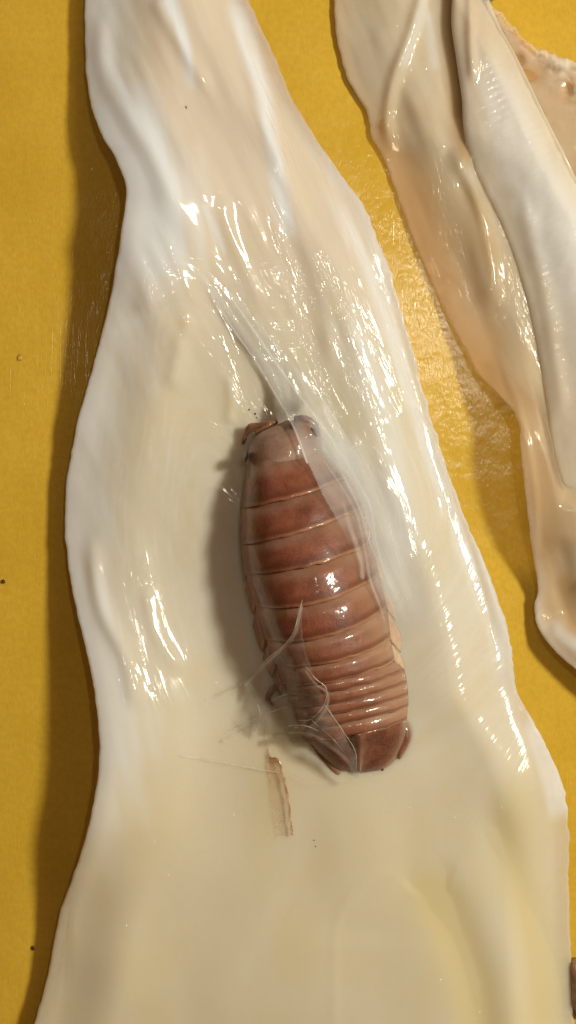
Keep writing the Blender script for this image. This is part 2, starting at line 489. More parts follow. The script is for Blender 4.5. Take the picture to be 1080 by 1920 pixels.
def mantle_fields(X, Y, L, R):
    """upper face and thickness of the big mantle over (X, Y)"""
    dL = X - L; dR = R - X
    eh = curve(EDGE_H, Y)
    T = 10 + 40*smooth(0, 150, dL)*smooth(0, 130, dR)
    lift = np.maximum(eh - 10, 2)*np.exp(-(np.maximum(dL, 0)/(165-45*smooth(560, 860, Y)))**2)
    lift += curve(R_LIFT, Y)*np.exp(-(np.maximum(dR, 0)/110)**2)
    # rim crest on the left, a soft roll parallel to the edge
    lift += 6*np.exp(-((dL-66)/50)**2)*smooth(700, 950, Y)*smooth(1560, 1380, Y)
    lift += 10*np.exp(-((dL-75)/70)**2)*smooth(60, 260, Y)*smooth(760, 520, Y)
    # broad swells
    lift += 9*(1+fbm(X/240, Y/420, 3, 2))*smooth(30, 160, dL)*smooth(20, 120, dR)
    # bed the isopod lies in: raised flank to its right and a shallow trough to its left
    lift += ridge(X, Y, [(690,760),(770,980),(815,1180),(830,1400)], 12, 60)
    lift += ridge(X, Y, [(600,380),(690,640),(760,850)], 14, 60)
    G = [([(290,10),(335,90),(400,200)],13,12), ([(405,-20),(470,130),(505,260),(540,350)],15,15),
         ([(455,60),(520,300),(600,560),(625,720)],10,14), ([(560,250),(640,450),(720,650),(775,830)],9,12),
         ([(200,20),(195,110),(215,180),(300,330),(350,470)],12,16),
         ([(175,985),(197,1130),(250,1232),(268,1330)],15,13), ([(278,1090),(300,1180),(350,1258)],9,12),
         ([(365,600),(345,660),(325,745)],11,12), ([(240,400),(275,540),(300,600)],14,34),
         ([(430,700),(436,760),(428,800)],7,9), ([(420,380),(440,470),(500,600)],8,12),
         ([(650,800),(690,930),(740,1050)],10,14),
         ([(715,440),(772,640),(840,860),(908,1075),(955,1230)],12,9),
         ([(695,445),(752,650),(822,880),(888,1085),(938,1240)],-11,8),
         ([(800,1630),(850,1740),(888,1850),(905,1990)],-15,34), ([(830,1560),(905,1720),(940,1860),(950,1990)],8,40),
         ([(895,1470),(960,1640),(1000,1800),(1015,1990)],-14,30),
         ([(760,1615),(680,1640),(632,1710),(625,1840),(628,1990)],2.2,9),
         ([(690,1720),(680,1990)],6,80), ([(970,1290),(1010,1400),(1040,1520)],9,22),
         ([(845,1640),(800,1625),(760,1660)],-6,24),
         ([(120,1760),(200,1780),(260,1900)],7,60), ([(300,1560),(420,1640),(540,1700)],6,70)]
    for p, a, w in G:
        lift += ridge(X, Y, p, a*0.55, w*1.15)
    # fine wrinkles in the stretched upper half
    zone = smooth(760, 520, Y)*smooth(20, 80, dL)
    sw = X - 0.45*Y
    lift += 2.2*fbm(sw/34, Y/150, 21, 2)*(0.25+0.75*zone)*smooth(1400, 1000, Y)
    lift += 0.5*fbm(sw/13, Y/46, 41, 2)*smooth(380, 520, X)*smooth(1200, 700, Y)
    lift = np.maximum(lift, 1.5)
    return lift, T

def mantle_top(X, Y):
    L = 540 + (curve(LEFT, Y)-540)*(1-curve(EDGE_H, Y)/CAM_H)
    R = 540 + (curve(RIGHT, Y)-540)*(1-30/CAM_H)
    lift, T = mantle_fields(X, Y, L, R)
    return lift + T

def build_mantle():
    root = empty('squid_mantle', wpt(540, 960, 0))
    tag(root, 'large glossy white opened squid mantle carrying the orange brown isopod', 'squid')
    rows, cols = 700, 330
    ys = np.linspace(-70, 1990, rows)
    u = np.linspace(0, 1, cols)
    s = 0.55*u + 0.45*(0.5-0.5*np.cos(math.pi*u))
    s = np.clip(s, 0, 1)
    jag = 1.6*fbm(ys/23, ys*0+3, 5, 3)
    L = 540 + (curve(LEFT, ys)-540)*(1-curve(EDGE_H, ys)/CAM_H) + jag*0.7
    R = 540 + (curve(RIGHT, ys)-540)*(1-30/CAM_H) + 2.0*fbm(ys/19, ys*0+9, 8, 3)
    X = L[:, None] + (R-L)[:, None]*s[None]
    Y = np.repeat(ys[:, None], cols, 1)
    L0 = 540 + (curve(LEFT, ys)-540)*(1-curve(EDGE_H, ys)/CAM_H); R0 = 540 + (curve(RIGHT, ys)-540)*(1-30/CAM_H)
    lift, T = mantle_fields(X, Y, L0[:, None], R0[:, None])
    d = np.minimum(X-L[:, None], R[:, None]-X)
    r = T*0.55
    f = np.sqrt(np.clip(1-(1-np.clip(d/r, 0, 1))**2, 0, 1))
    mid = lift + T/2
    ZT = mid + T/2*f; ZB = mid - T/2*f
    wet = 0.22 + 0.0*X
    wet += 0.75*smooth(330, 520, X)*smooth(1000, 650, Y)*smooth(60, 240, Y)
    wet += 0.55*np.exp(-((X-775)/55)**2)*smooth(900, 1000, Y)*smooth(1280, 1130, Y)
    wet += 0.45*np.exp(-((X-300)/40)**2-((Y-545)/60)**2)
    wet += 0.45*np.exp(-((X-230)/60)**2-((Y-1240)/110)**2)
    wet += 0.45*smooth(-200, 200, Y)*smooth(800, 560, Y)
    wet *= smooth(0, 30, d)*0.8+0.2
    wet *= 1-0.25*smooth(1250, 1400, Y)
    wet = np.clip(wet, 0, 1)
    thin = 0.20*smooth(60, 0, d)*smooth(420, 200, Y) + 0.22*smooth(40, 0, d)
    tint = 0.68*ridge(X, Y, [(800,1635),(850,1745),(885,1850),(900,1990)], 1, 40)
    tint += 0.55*np.exp(-((X-805)/38)**2-((Y-1650)/32)**2)
    tint += 0.42*ridge(X, Y, [(930,1420),(965,1640),(1005,1800),(1020,1990)], 1, 36)
    tint += 0.30*smooth(1150, 1600, Y) + 0.30*np.exp(-((X-505)/30)**2-((Y-1460)/110)**2)
    tint += 0.10*np.exp(-((X-395)/80)**2-((Y-1240)/60)**2)
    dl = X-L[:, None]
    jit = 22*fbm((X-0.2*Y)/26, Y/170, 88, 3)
    white = 0.50*smooth(125, 5, dl+jit)*smooth(1750, 1350, Y)  # pale rim and fold tissue, with cool window light painted into the colour
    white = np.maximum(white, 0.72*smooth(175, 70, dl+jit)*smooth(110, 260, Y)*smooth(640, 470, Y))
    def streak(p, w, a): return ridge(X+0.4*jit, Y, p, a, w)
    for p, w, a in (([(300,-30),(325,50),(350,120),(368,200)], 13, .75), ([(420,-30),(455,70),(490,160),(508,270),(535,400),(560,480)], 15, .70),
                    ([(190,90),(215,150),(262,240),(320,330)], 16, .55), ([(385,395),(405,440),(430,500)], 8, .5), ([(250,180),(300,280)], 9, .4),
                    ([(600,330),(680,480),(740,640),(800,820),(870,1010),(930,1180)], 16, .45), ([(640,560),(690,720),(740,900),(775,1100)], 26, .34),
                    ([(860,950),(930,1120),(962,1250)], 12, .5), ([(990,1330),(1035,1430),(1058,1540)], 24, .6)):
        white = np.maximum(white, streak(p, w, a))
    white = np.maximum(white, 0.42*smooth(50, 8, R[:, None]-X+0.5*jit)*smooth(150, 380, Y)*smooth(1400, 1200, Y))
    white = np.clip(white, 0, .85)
    uv = np.stack([X-Y*(-0.12+0.52*smooth(260, 560, X-0.25*(Y-500)))*smooth(1500, 900, Y), Y, 0*X], -1)
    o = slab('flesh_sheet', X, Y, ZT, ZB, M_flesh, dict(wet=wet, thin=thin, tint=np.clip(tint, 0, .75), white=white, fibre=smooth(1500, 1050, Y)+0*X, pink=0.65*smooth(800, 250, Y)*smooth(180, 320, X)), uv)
    adopt(o, root)
    return root
mantle = build_mantle()

# ------------------------------------------------------------------ isopod
ISO_Z = 62.0            # height of the skirt edge above the board
BED = 58.0
def iso_plan(p, z=150):
    return (540 + (p[0]-540)*(1-z/CAM_H), 960 + (p[1]-960)*(1-z/CAM_H))

ST = [  # left, middle, right end of each seam, dome height
    ((462,880),(535,866),(598,843), 92),
    ((453,952),(556,931),(648,893),112),
    ((452,1022),(568,996),(679,951),126),
    ((460,1076),(588,1058),(693,1017),134),
    ((477,1137),(604,1126),(705,1077),136),
    ((497,1200),(622,1188),(720,1137),130),
    ((516,1248),(634,1236),(727,1198),120),
    ((532,1285),(644,1271),(734,1238),110),
    ((541,1305),(652,1289),(754,1257),100),
    ((548,1327),(658,1311),(758,1280), 91),
    ((555,1348),(664,1332),(761,1303), 82),
    ((562,1368),(669,1353),(761,1326), 73),
    ((569,1388),(672,1384),(758,1350), 62)]
ST = [(iso_plan(st[0], 120), iso_plan(st[1]), iso_plan((st[2][0]+7, st[2][1]+1), 110), st[3]) for st in ST]

def seam(k, s):
    """point on seam k (fractional k allowed) at s in -1..1"""
    k = np.clip(k, -0.6, len(ST)-1)
    i = int(np.clip(math.floor(k), 0, len(ST)-2)); f = k - i
    def q(st):
        l, m, r, h = st
        a = 0.5*s*(s-1); b = 1-s*s; c = 0.5*s*(s+1)
        return a*l[0]+b*m[0]+c*r[0], a*l[1]+b*m[1]+c*r[1], h
    A = q(ST[i]); B = q(ST[i+1])
    return A[0]*(1-f)+B[0]*f, A[1]*(1-f)+B[1]*f, A[2]*(1-f)+B[2]*f

def dome(s, H, foot):
    ss = np.clip(np.abs(s + 0.16*(1-s*s)), 0, 1)
    return foot + (H-foot)*np.power(np.clip(1-ss**2.3, 0, 1), 0.72)

def plate(name, k0, k1, mat, parent, foot, lift=5.0, overlap=0.16, pale=0.0, cols=41, rows=22, seed=0, curl=0.0):
    S = np.linspace(-1, 1, cols)
    V = []; ED = []; PA = []; BN = []
    ts = list(np.linspace(-overlap, 1.0, rows))
    span = k1-k0
    def pt(s, t, dz, back=0.0):
        x, y, H = seam(k0+span*t, s)
        z = ISO_Z + dome(s, H, foot)
        return x, y, z+dz
    for t in ts:
        for s in S:
            tt = max(t, 0)
            dz = -7*(1-smooth(-overlap, 0.30, t)) + lift*tt**1.5 + 3.0*math.sin(math.pi*min(max(t, 0), 1))
            dz += 0.8*float(vnoise(np.array(s*5+seed), np.array(t*3.0+seed*3.1)))
            x, y, z = pt(s, t, dz)
            if t > 0.55:   # scalloped, uneven hind margin
                y += 1.6*float(vnoise(np.array(s*7+seed*5.3), np.array(seed*1.7)))*(t-0.55)/0.45
            V.append(wpt(x, y, z))
            ed = float(smooth(0.885, 0.97, t))*(0.55+0.3*float(vnoise(np.array(s*6+seed*2.7), np.array(seed*3.3))))
            ed *= 0.35+0.65*float(smooth(-0.6, 0.4, s))
            ED.append(max(ed, 0.30*float(smooth(0.90, 1.0, abs(s)))))
            BN.append(0.6*float(smooth(0.66, 0.84, t)*smooth(0.95, 0.91, t)))
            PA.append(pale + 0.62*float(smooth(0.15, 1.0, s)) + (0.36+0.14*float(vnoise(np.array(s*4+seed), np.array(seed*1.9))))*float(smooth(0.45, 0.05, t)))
    # lip turned under the hind margin
    for dt, dzz in ((0.012, -3.0), (-0.02, -6.0), (-0.22, -7.5)):
        for s in S:
            x, y, z = pt(s, min(1.0+dt, 1.4), lift+dzz)
            y += 1.6*float(vnoise(np.array(s*7+seed*5.3), np.array(seed*1.7)))
            V.append(wpt(x, y, z)); ED.append(0.4); PA.append(pale); BN.append(0.3)
    R = rows+3
    F = [(i*cols+j, (i+1)*cols+j, (i+1)*cols+j+1, i*cols+j+1) for i in range(R-1) for j in range(cols-1)]
    return link(name, V, F, mat, parent, attrs=dict(edge=ED, pale=np.clip(PA, 0, .8), band=BN))

def build_isopod():
    cx, cy = iso_plan((600, 1110))
    # continuous body under the plates: loft of closed rings along the animal
    ks = np.linspace(0.0, 12.4, 50); ring = 28
    V = []; F = []
    for k in ks:
        shrink = 0.90*math.sqrt(max(0.02, 1-((k-6.0)/6.9)**4))
        for j in range(ring):
            a = 2*math.pi*j/ring
            s = math.cos(a)*shrink
            x, y, H = seam(k, s)
            zt = ISO_Z + dome(s/0.9, H, 26) - 14
            zl = ISO_Z + 2 + 0*s
            z = zl + (zt-zl)*max(0.0, math.sin(a))**0.8 if math.sin(a) > 0 else zl - 10*abs(math.sin(a))
            V.append(wpt(x, y, z))
    n = len(ks)
    F = [(i*ring+j, i*ring+(j+1) % ring, (i+1)*ring+(j+1) % ring, (i+1)*ring+j) for i in range(n-1) for j in range(ring)]
    F.append(tuple(range(ring))); F.append(tuple((n-1)*ring+j for j in range(ring))[::-1])
    body = link('isopod', V, F, M_core)
    tag(body, 'orange brown segmented isopod lying head up on the white squid mantle', 'isopod')
    # seven armoured body segments
    for k in range(7):
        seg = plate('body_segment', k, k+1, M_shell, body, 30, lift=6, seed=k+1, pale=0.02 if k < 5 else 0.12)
        # side plates, skewed backward
        for side in (1, -1):
            x0, y0, H0 = seam(k+0.06, side*0.97); x1, y1, H1 = seam(k+0.98, side*0.97)
            w = (10, 12, 14, 18, 25, 27, 25)[k]; sk = (10, 14, 18, 24, 32, 32, 28)[k]
            if side < 0: w *= 0.4
            n1, n2 = 9, 7
            Vv = []; E = []; Pq = []
            for layer in (0, 1):
                for i in range(n1):
                    f = i/(n1-1)
                    for j in range(n2):
                        g = j/(n2-1)
                        taper = 1.06 - 0.22*g*abs(2*f-1)**3
                        ym = (y0+y1)/2
                        yy = y0+(y1-y0)*f
                        yy = ym + (yy-ym)*taper
                        x = x0+(x1-x0)*f + side*w*g*(1-0.16*abs(2*f-0.9)**2.5)
                        y = yy + sk*g
                        z = ISO_Z + 31 - 24*g**1.2 + 5*math.sin(math.pi*f)*(1-0.4*g) + 3*math.sin(math.pi*g) + (2 if f > .7 else 0)
                        if layer: z -= 3.5
                        Vv.append(wpt(x, y, z)); E.append(0.5*(f > 0.85)); Pq.append(0.2*g)
            N = n1*n2
            Fq = []
            for i in range(n1-1):
                for j in range(n2-1):
                    a, b, c, d = i*n2+j, (i+1)*n2+j, (i+1)*n2+j+1, i*n2+j+1
                    Fq.append((a, b, c, d)); Fq.append((a+N, d+N, c+N, b+N))
            rim = [j for j in range(n2)] + [i*n2+n2-1 for i in range(1, n1)] + [(n1-1)*n2+j for j in range(n2-2, -1, -1)] + [i*n2 for i in range(n1-2, 0, -1)]
            for q in range(len(rim)):
                a, b = rim[q], rim[(q+1) % len(rim)]
                Fq.append((a, b, b+N, a+N))
            cp = link('side_plate', Vv, Fq, M_coxa if side > 0 else M_tail, seg, attrs=dict(edge=E, pale=Pq))  # darker shell on the left plates: shade put into their colour
    # five narrow tail segments
    for k in range(5):
        plate('tail_segment', 7+k, 8+k, M_tail, body, 22-2*k, lift=6, overlap=0.3, rows=9, seed=20+k, pale=0.05)
    # tail shield with a keel
    tail = shield(body)
    head(body)
    # walking legs: seven pairs, folded under the body
    for k in range(7):
        for side in (1, -1):
            bx, by, _ = seam(k+0.5, side*0.72)
            kx, ky, _ = seam(k+0.6, side*0.90)
            reach = 4 if side > 0 else (0, 0, 0, 0, 4, 14, 34)[k]
            back = (6, 8, 10, 14, 20, 30, 58)[k]
            pts = [(bx, by, ISO_Z+8), (kx, ky, ISO_Z+14), (kx+side*reach*0.7, ky+back*0.45, ISO_Z+4),
                   (kx+side*reach, ky+back*0.8, BED+8), (kx+side*reach*0.6, ky+back*1.1, BED+1)]
            lg = tube('leg', pts, [9, 8, 6.5, 5, 2], M_leg, body, 8, 5)
    return body

def shield(body):
    """tail shield: from the last seam to the blunt tip, outline measured from the photo"""
    out_l = [iso_plan(p, 100) for p in [(569,1388),(590,1412),(612,1436),(632,1452),(652,1455),(668,1454)]]
    out_r = [iso_plan(p, 100) for p in [(766,1352),(766,1384),(755,1414),(738,1438),(716,1452),(690,1456)]]
    ts = np.linspace(0, 1, len(out_l))
    rows, cols = 18, 37
    V = []; ED = []; PA = []
    for lay in (0, 1):
        for i in range(rows):
            t = i/(rows-1)*1.0
            lx = float(curve(np.stack([ts, [p[0] for p in out_l]], 1), t)); ly = float(curve(np.stack([ts, [p[1] for p in out_l]], 1), t))
            rx = float(curve(np.stack([ts, [p[0] for p in out_r]], 1), t)); ry = float(curve(np.stack([ts, [p[1] for p in out_r]], 1), t))
            mx, my, _ = seam(12, 0.0)
            tipx, tipy = iso_plan((676, 1453), 100)
            cxm = mx + (tipx-mx)*t; cym = my-6 + (tipy-my+6)*t
            for j in range(cols):
                s = -1 + 2*j/(cols-1)
                a = 0.5*s*(s-1); b = 1-s*s; c = 0.5*s*(s+1)
                x = a*lx+b*cxm+c*rx; y = a*ly+b*cym+c*ry
                H = 58*(1-t)**0.8 + 14
                z = ISO_Z - 8*t + H*(1-abs(s)**2.2)**0.8
                z += 12*math.exp(-(s/0.10)**2)*(1-0.4*t) - 5*math.exp(-((abs(s)-0.42)/0.22)**2)*math.sin(math.pi*min(1, t*0.9+0.1))
                if lay: z -= 4 + 6*(1-abs(s))
                V.append(wpt(x, y, z))
                ED.append(0.8*float(smooth(0.84, 1.0, abs(s)))); PA.append(0.5*math.exp(-(s/0.10)**2)*float(smooth(0.45, 0.9, t)))
    N = rows*cols
    F = []
    for i in range(rows-1):
        for j in range(cols-1):
            a, b, c, d = i*cols+j, (i+1)*cols+j, (i+1)*cols+j+1, i*cols+j+1
            F.append((a, b, c, d)); F.append((a+N, d+N, c+N, b+N))
    rim = list(range(cols)) + [i*cols+cols-1 for i in range(1, rows)] + [(rows-1)*cols+j for j in range(cols-2, -1, -1)] + [i*cols for i in range(rows-2, 0, -1)]
    for q in range(len(rim)):
        a, b = rim[q], rim[(q+1) % len(rim)]
        F.append((a, b, b+N, a+N))
    o = link('tail_shield', V, F, M_uro, body, attrs=dict(edge=ED, pale=PA))
    # tail blades at either side
    for pts, lab in (([(758,1348),(771,1364),(773,1386),(763,1410),(750,1427),(744,1410),(750,1382)], 'r'),
                     ([(566,1372),(580,1398),(604,1430),(632,1457),(640,1448),(616,1420),(590,1388)], 'l')):
        P = [iso_plan(p, 80) for p in pts]
        P = spline_pts(P + [P[0]], 5)[:-1]
        c = P.mean(0)
        V = []; F = []; E = []; n = len(P)
        for f, z, e in ((1.0, ISO_Z-6, .9), (1.0, ISO_Z-1, .9), (0.72, ISO_Z+5, .2), (0.35, ISO_Z+7, 0)):
            for p in P:
                q = c + (p-c)*f
                V.append(wpt(q[0], q[1], z)); E.append(e)
        for r in range(3):
            for i in range(n):
                F.append((r*n+i, r*n+(i+1) % n, (r+1)*n+(i+1) % n, (r+1)*n+i))
        F.append(tuple(range(n))[::-1]); F.append(tuple(3*n+i for i in range(n)))
        b = link('tail_blade', V, F, M_uro, body, attrs=dict(edge=E, pale=np.zeros(len(V))))
    # dark worn tips on the hind margin
    for x, y, r in ((633,1450,4), (718,1446,2.5)):
        px, py = iso_plan((x, y), 80)
        crumb_mesh('spine', px, py, ISO_Z-4, r, M_dark, body, seed=int(x))
    return o

def crumb_mesh(name, x, y, z, r, mat, parent=None, seed=0, flat=0.7, stretch=(1, 1)):
    rnd = random.Random(seed)
    V = []; F = []
    rings, seg = 5, 8
    for i in range(rings+1):
        ph = math.pi*i/rings
        for j in range(seg):
            th = 2*math.pi*j/seg
            k = 1+rnd.uniform(-.28, .28)
            V.append(wpt(x+r*k*stretch[0]*math.sin(ph)*math.cos(th), y+r*k*stretch[1]*math.sin(ph)*math.sin(th), z+r*flat*(1+math.cos(ph)*k)))
    for i in range(rings):
        for j in range(seg):
            F.append((i*seg+j, (i+1)*seg+j, (i+1)*seg+(j+1) % seg, i*seg+(j+1) % seg))
    return link(name, V, F, mat, parent)

def head(body):
    cols, rows = 37, 20
    V = []; ED = []; PA = []
    fx, fy = iso_plan((536, 784), 140)
    mx, my, H0 = seam(0.0, 0.0)
    for i in range(rows):
        t = -0.16 + 1.16*i/(rows-1)
        tc = max(t, 0)
        w = math.sqrt(max(0.0, 1-tc**3.4))
        for j in range(cols):
            s = -1+2*j/(cols-1)
            sx, sy, H = seam(0.0, s*w)
            x = sx + (fx-mx)*t + 0.0; y = sy + (fy-my)*t*(1-0.05*s*s)
            # straighten the front so it reads as a rounded forehead
            z = ISO_Z + 20 + (H-26)*(max(0.0, 1-abs(s*w)**2.3-0.0))**0.72*math.sqrt(max(0.0, 1-tc**2.4)) - (5 if t < 0 else 0)
            V.append(wpt(x, y, z))
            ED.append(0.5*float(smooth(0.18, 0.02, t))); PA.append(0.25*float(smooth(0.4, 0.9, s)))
    F = [(i*cols+j, i*cols+j+1, (i+1)*cols+j+1, (i+1)*cols+j) for i in range(rows-1) for j in range(cols-1)]
    F = [f[::-1] for f in F]
    h = link('head', V, F, M_head, body, attrs=dict(edge=ED, pale=PA))
    # eyes
    for (ex, ey, rx, ry, ang) in ((586,808,15,6,50), (461,856,11,4,104)):
        px, py = iso_plan((ex, ey), 120)
        Vv = []; Fv = []
        ca, sa = math.cos(math.radians(ang)), math.sin(math.radians(ang))
        rings, seg = 7, 14
        for i in range(rings+1):
            ph = math.pi*i/rings
            for j in range(seg):
                th = 2*math.pi*j/seg
                a, b = rx*math.sin(ph)*math.cos(th), ry*math.sin(ph)*math.sin(th)
                Vv.append(wpt(px+a*ca-b*sa, py+a*sa+b*ca, ISO_Z+44+15*math.cos(ph)))
        for i in range(rings):
            for j in range(seg):
                Fv.append((i*seg+j, (i+1)*seg+j, (i+1)*seg+(j+1) % seg, i*seg+(j+1) % seg))
        link('eye', Vv, Fv, M_eye, h)
    def ip(x, y, z):
        q = iso_plan((x, y), z); return (q[0], q[1], z)
    tube('antenna', [ip(516,792,96), ip(503,793,96), ip(486,797,92), ip(470,801,84), ip(462,812,78), ip(455,832,70)], [5, 6.5, 4.5, 7, 4.5, 3.5], M_leg, h, 10, 6)
    tube('antenna', [ip(552,786,108), ip(572,786,112), ip(588,796,110), ip(594,806,104), ip(598,820,94)], [6, 7.5, 7, 6, 3.5], M_leg, h, 10, 6)
    tube('antenna', [ip(520,790,96), ip(498,800,98), ip(478,812,94)], [4, 4, 3], M_leg, h, 8, 6)
isopod = build_isopod()

# ------------------------------------------------------------------ films draped over the isopod
def drape_height():
    xs = np.arange(340, 900, 4.0); ys = np.arange(470, 1500, 4.0)
    X, Y = np.meshgrid(xs, ys)
    base = mantle_top(X, Y)
    iso = np.zeros_like(X)
    S = np.linspace(-1.12, 1.12, 60)
    for k in np.arange(-0.9, 13.2, 0.06):
        for s in S:
            ss = max(-1, min(1, s))
            if k < 0:
                x, y, H = seam(0.0, ss); y += 82*k/0.9*1.0; H = H*math.sqrt(max(0, 1-(k/0.9)**2)*0.9+0.1); ss2 = ss
                x += (0.9+k-0.9)*0
            elif k <= 12:
                x, y, H = seam(k, ss)
            else:
                x, y, H = seam(12.0, ss*(1-0.3*(k-12))); y += 62*(k-12); H = 70*(1-0.5*(k-12))
            x += (s-ss)*160
            z = ISO_Z + float(dome(ss, H, 30)) + 16
            if abs(s) > 1: z = ISO_Z + 20
            i = int(round((y-ys[0])/4)); j = int(round((x-xs[0])/4))
            if 0 <= i < len(ys) and 0 <= j < len(xs):
                iso[i, j] = max(iso[i, j], z)
    # close pin holes
    for _ in range(2):
        p = np.pad(iso, 1, mode='edge')
        nb = np.max([p[1:-1, :-2], p[1:-1, 2:], p[:-2, 1:-1], p[2:, 1:-1]], 0)
        iso = np.where(iso < nb-12, nb-4, iso)
    floor = np.maximum(base+3, iso)
    Z = floor.copy()
    for _ in range(220):   # a taut sheet lying on what is under it
        p = np.pad(Z, 1, mode='edge')
        av = 0.25*(p[1:-1, :-2]+p[1:-1, 2:]+p[:-2, 1:-1]+p[2:, 1:-1])
        Z = np.maximum(floor, av)
    p = np.pad(Z, 1, mode='edge')
    return xs, ys, Z
DX, DY, DZ = drape_height()
def drape(X, Y):
    fx = np.clip((X-DX[0])/4, 0, len(DX)-1.001); fy = np.clip((Y-DY[0])/4, 0, len(DY)-1.001)
    i = fy.astype(int); j = fx.astype(int); a = fx-j; b = fy-i
    return (DZ[i, j]*(1-a)+DZ[i, j+1]*a)*(1-b) + (DZ[i+1, j]*(1-a)+DZ[i+1, j+1]*a)*b

def film(name, x0, x1, y0, y1, step, densf, liftf, parent, cut=0.05, slope=0.3, mat=None, bed=False):
    xs = np.arange(x0, x1, step); ys = np.arange(y0, y1, step)
    X, Y = np.meshgrid(xs, ys)
    D = densf(X, Y)
    Z = (mantle_top(X, Y) if bed else drape(X, Y)) + liftf(X, Y)
    r, c = X.shape
    keep = D > cut
    idx = np.arange(r*c).reshape(r, c)
    q = keep[:-1, :-1] & keep[1:, :-1] & keep[:-1, 1:] & keep[1:, 1:]
    F = np.stack([idx[:-1, :-1][q], idx[1:, :-1][q], idx[1:, 1:][q], idx[:-1, 1:][q]], 1)
    used = np.unique(F); mp = -np.ones(r*c, int); mp[used] = np.arange(len(used))
    V = to_world(X, Y, Z)[used]
    uv = np.stack([X-slope*Y*2, Y, 0*X], -1).reshape(-1, 3)[used]
    dn = np.clip((D-cut)/(1-cut), 0, 1).ravel()[used]
    o = link(name, V, mp[F].tolist(), mat or M_film, attrs=dict(dens=dn), uv=uv)
    adopt(o, parent)
    return o

def band(X, Y, pts, w0, w1, amp):
    d, al = dist_poly(X, Y, pts)
    w = w0+(w1-w0)*al
    return amp*np.exp(-(d/w)**2)

def upper_dens(X, Y):
    main = band(X, Y, [(372,512),(425,585),(490,672),(550,755),(600,835),(625,880)], 11, 22, 0.30)
    main = np.maximum(main, band(X, Y, [(392,520),(440,575),(520,690),(580,775),(640,860),(690,950)], 2.4, 4.0, 0.50))
    line = band(X, Y, [(372,512),(430,610),(485,690),(528,765),(552,812),(574,872)], 2.4, 2.4, 0.50)
    between = 0.25*inside(X, Y, [(378,515),(430,606),(485,690),(528,765),(552,812),(574,872),(600,930),(640,1000),(672,1080),(700,1040),(700,950),(672,860),(615,768),(545,680),(450,568)])*smooth(1090, 900, Y)
    streaks = band(X, Y, [(600,860),(632,915),(645,970),(668,1040),(672,1075)], 9, 5, 0.26)
    d = np.maximum.reduce([main, line, between, streaks])
    n = fbm((X-0.7*Y)/26, Y/120, 77, 2)
    d = d*(1+0.12*n)
    d = d*(1-0.85*np.exp(-((X-579)/17)**2-((Y-812)/15)**2))
    return d*smooth(500, 590, Y)
def upper_lift(X, Y):
    d, al = dist_poly(X, Y, [(380,515),(440,600),(505,690),(565,780),(600,850)])
    return 2 + 4*np.exp(-(d/16)**2)*smooth(0, .2, al) + 1.5*fbm((X-0.7*Y)/30, Y/110, 12, 1)
film('membrane', 350, 720, 490, 1090, 2.0, upper_dens, upper_lift, mantle, 0.05, 0.35)

def right_dens(X, Y):
    # milky web along the isopod's right flank
    edge = curve([(800,590),(850,622),(893,650),(950,680),(1018,697),(1077,712),(1137,738),(1200,752),(1300,768)], Y)
    d = 0.36*smooth(-44, 10, X-edge)*smooth(95, 25, X-edge)
    d *= smooth(795, 850, Y)*smooth(1230, 1080, Y)
    for o_, a_ in ((-26,.34),(-9,.5),(8,.62),(22,.5),(40,.55),(58,.4)):
        d = np.maximum(d, 0.75*a_*np.exp(-((X-edge-o_-5*np.sin(Y/47+o_))/3.2)**2)*smooth(820, 900, Y)*smooth(1190, 1090, Y+o_))
    d = np.maximum(d, band(X, Y, [(585,800),(640,870),(690,960),(722,1060)], 8, 8, 0.34))
    return d*(1+0.2*fbm((X-0.4*Y)/50, Y/90, 91, 2))
film('membrane', 560, 860, 780, 1240, 2.5, right_dens, lambda X, Y: 3+1.5*fbm((X-0.4*Y)/40, Y/90, 33, 1), mantle, 0.04, 0.2)

def lower_dens(X, Y):
    poly = [(562,1128),(548,1180),(505,1230),(462,1280),(440,1345),(470,1372),(560,1356),(602,1342),(608,1296),(590,1262),(572,1215)]
    ins = inside(X, Y, poly)
    n = fbm((X+0.6*Y)/24, (Y-0.5*X)/60, 55, 3)
    d = 0.11*ins*(1+0.4*n)
    E = [([(563,1125),(549,1178),(505,1228),(463,1277)],3.4,.62), ([(572,1240),(588,1262),(610,1280),(606,1310),(582,1342),(553,1348)],2.6,.58),
         ([(543,1360),(575,1357),(602,1366)],3.0,.62), ([(500,1320),(530,1300),(560,1290),(600,1282)],2.2,.30),
         ([(420,1380),(490,1345),(545,1320)],2.4,.26), ([(596,1366),(625,1385),(650,1410),(662,1440)],5,.34), ([(606,1310),(640,1370),(660,1400)],6,.22),
         ([(478,1372),(486,1345),(482,1320)],3,.30), ([(563,1125),(566,1190),(590,1262)],2.2,.26), ([(500,1380),(600,1352)],8,.20),
         ([(380,1310),(430,1288),(470,1272)],2.4,.25)]
    for p, w, a in E:
        d = np.maximum(d, band(X, Y, p, w, w, a*0.75))
    web = 0.17*inside(X, Y, [(608,1296),(582,1342),(545,1352),(575,1362),(610,1374),(655,1420),(672,1452),(660,1400),(640,1350)])
    return np.maximum(d, web*(1+0.5*n))
film('membrane', 370, 690, 1110, 1470, 2.0, lower_dens, lambda X, Y: 3+2*fbm(X/30, Y/30, 61, 2), mantle, 0.05, -0.3, M_film2)

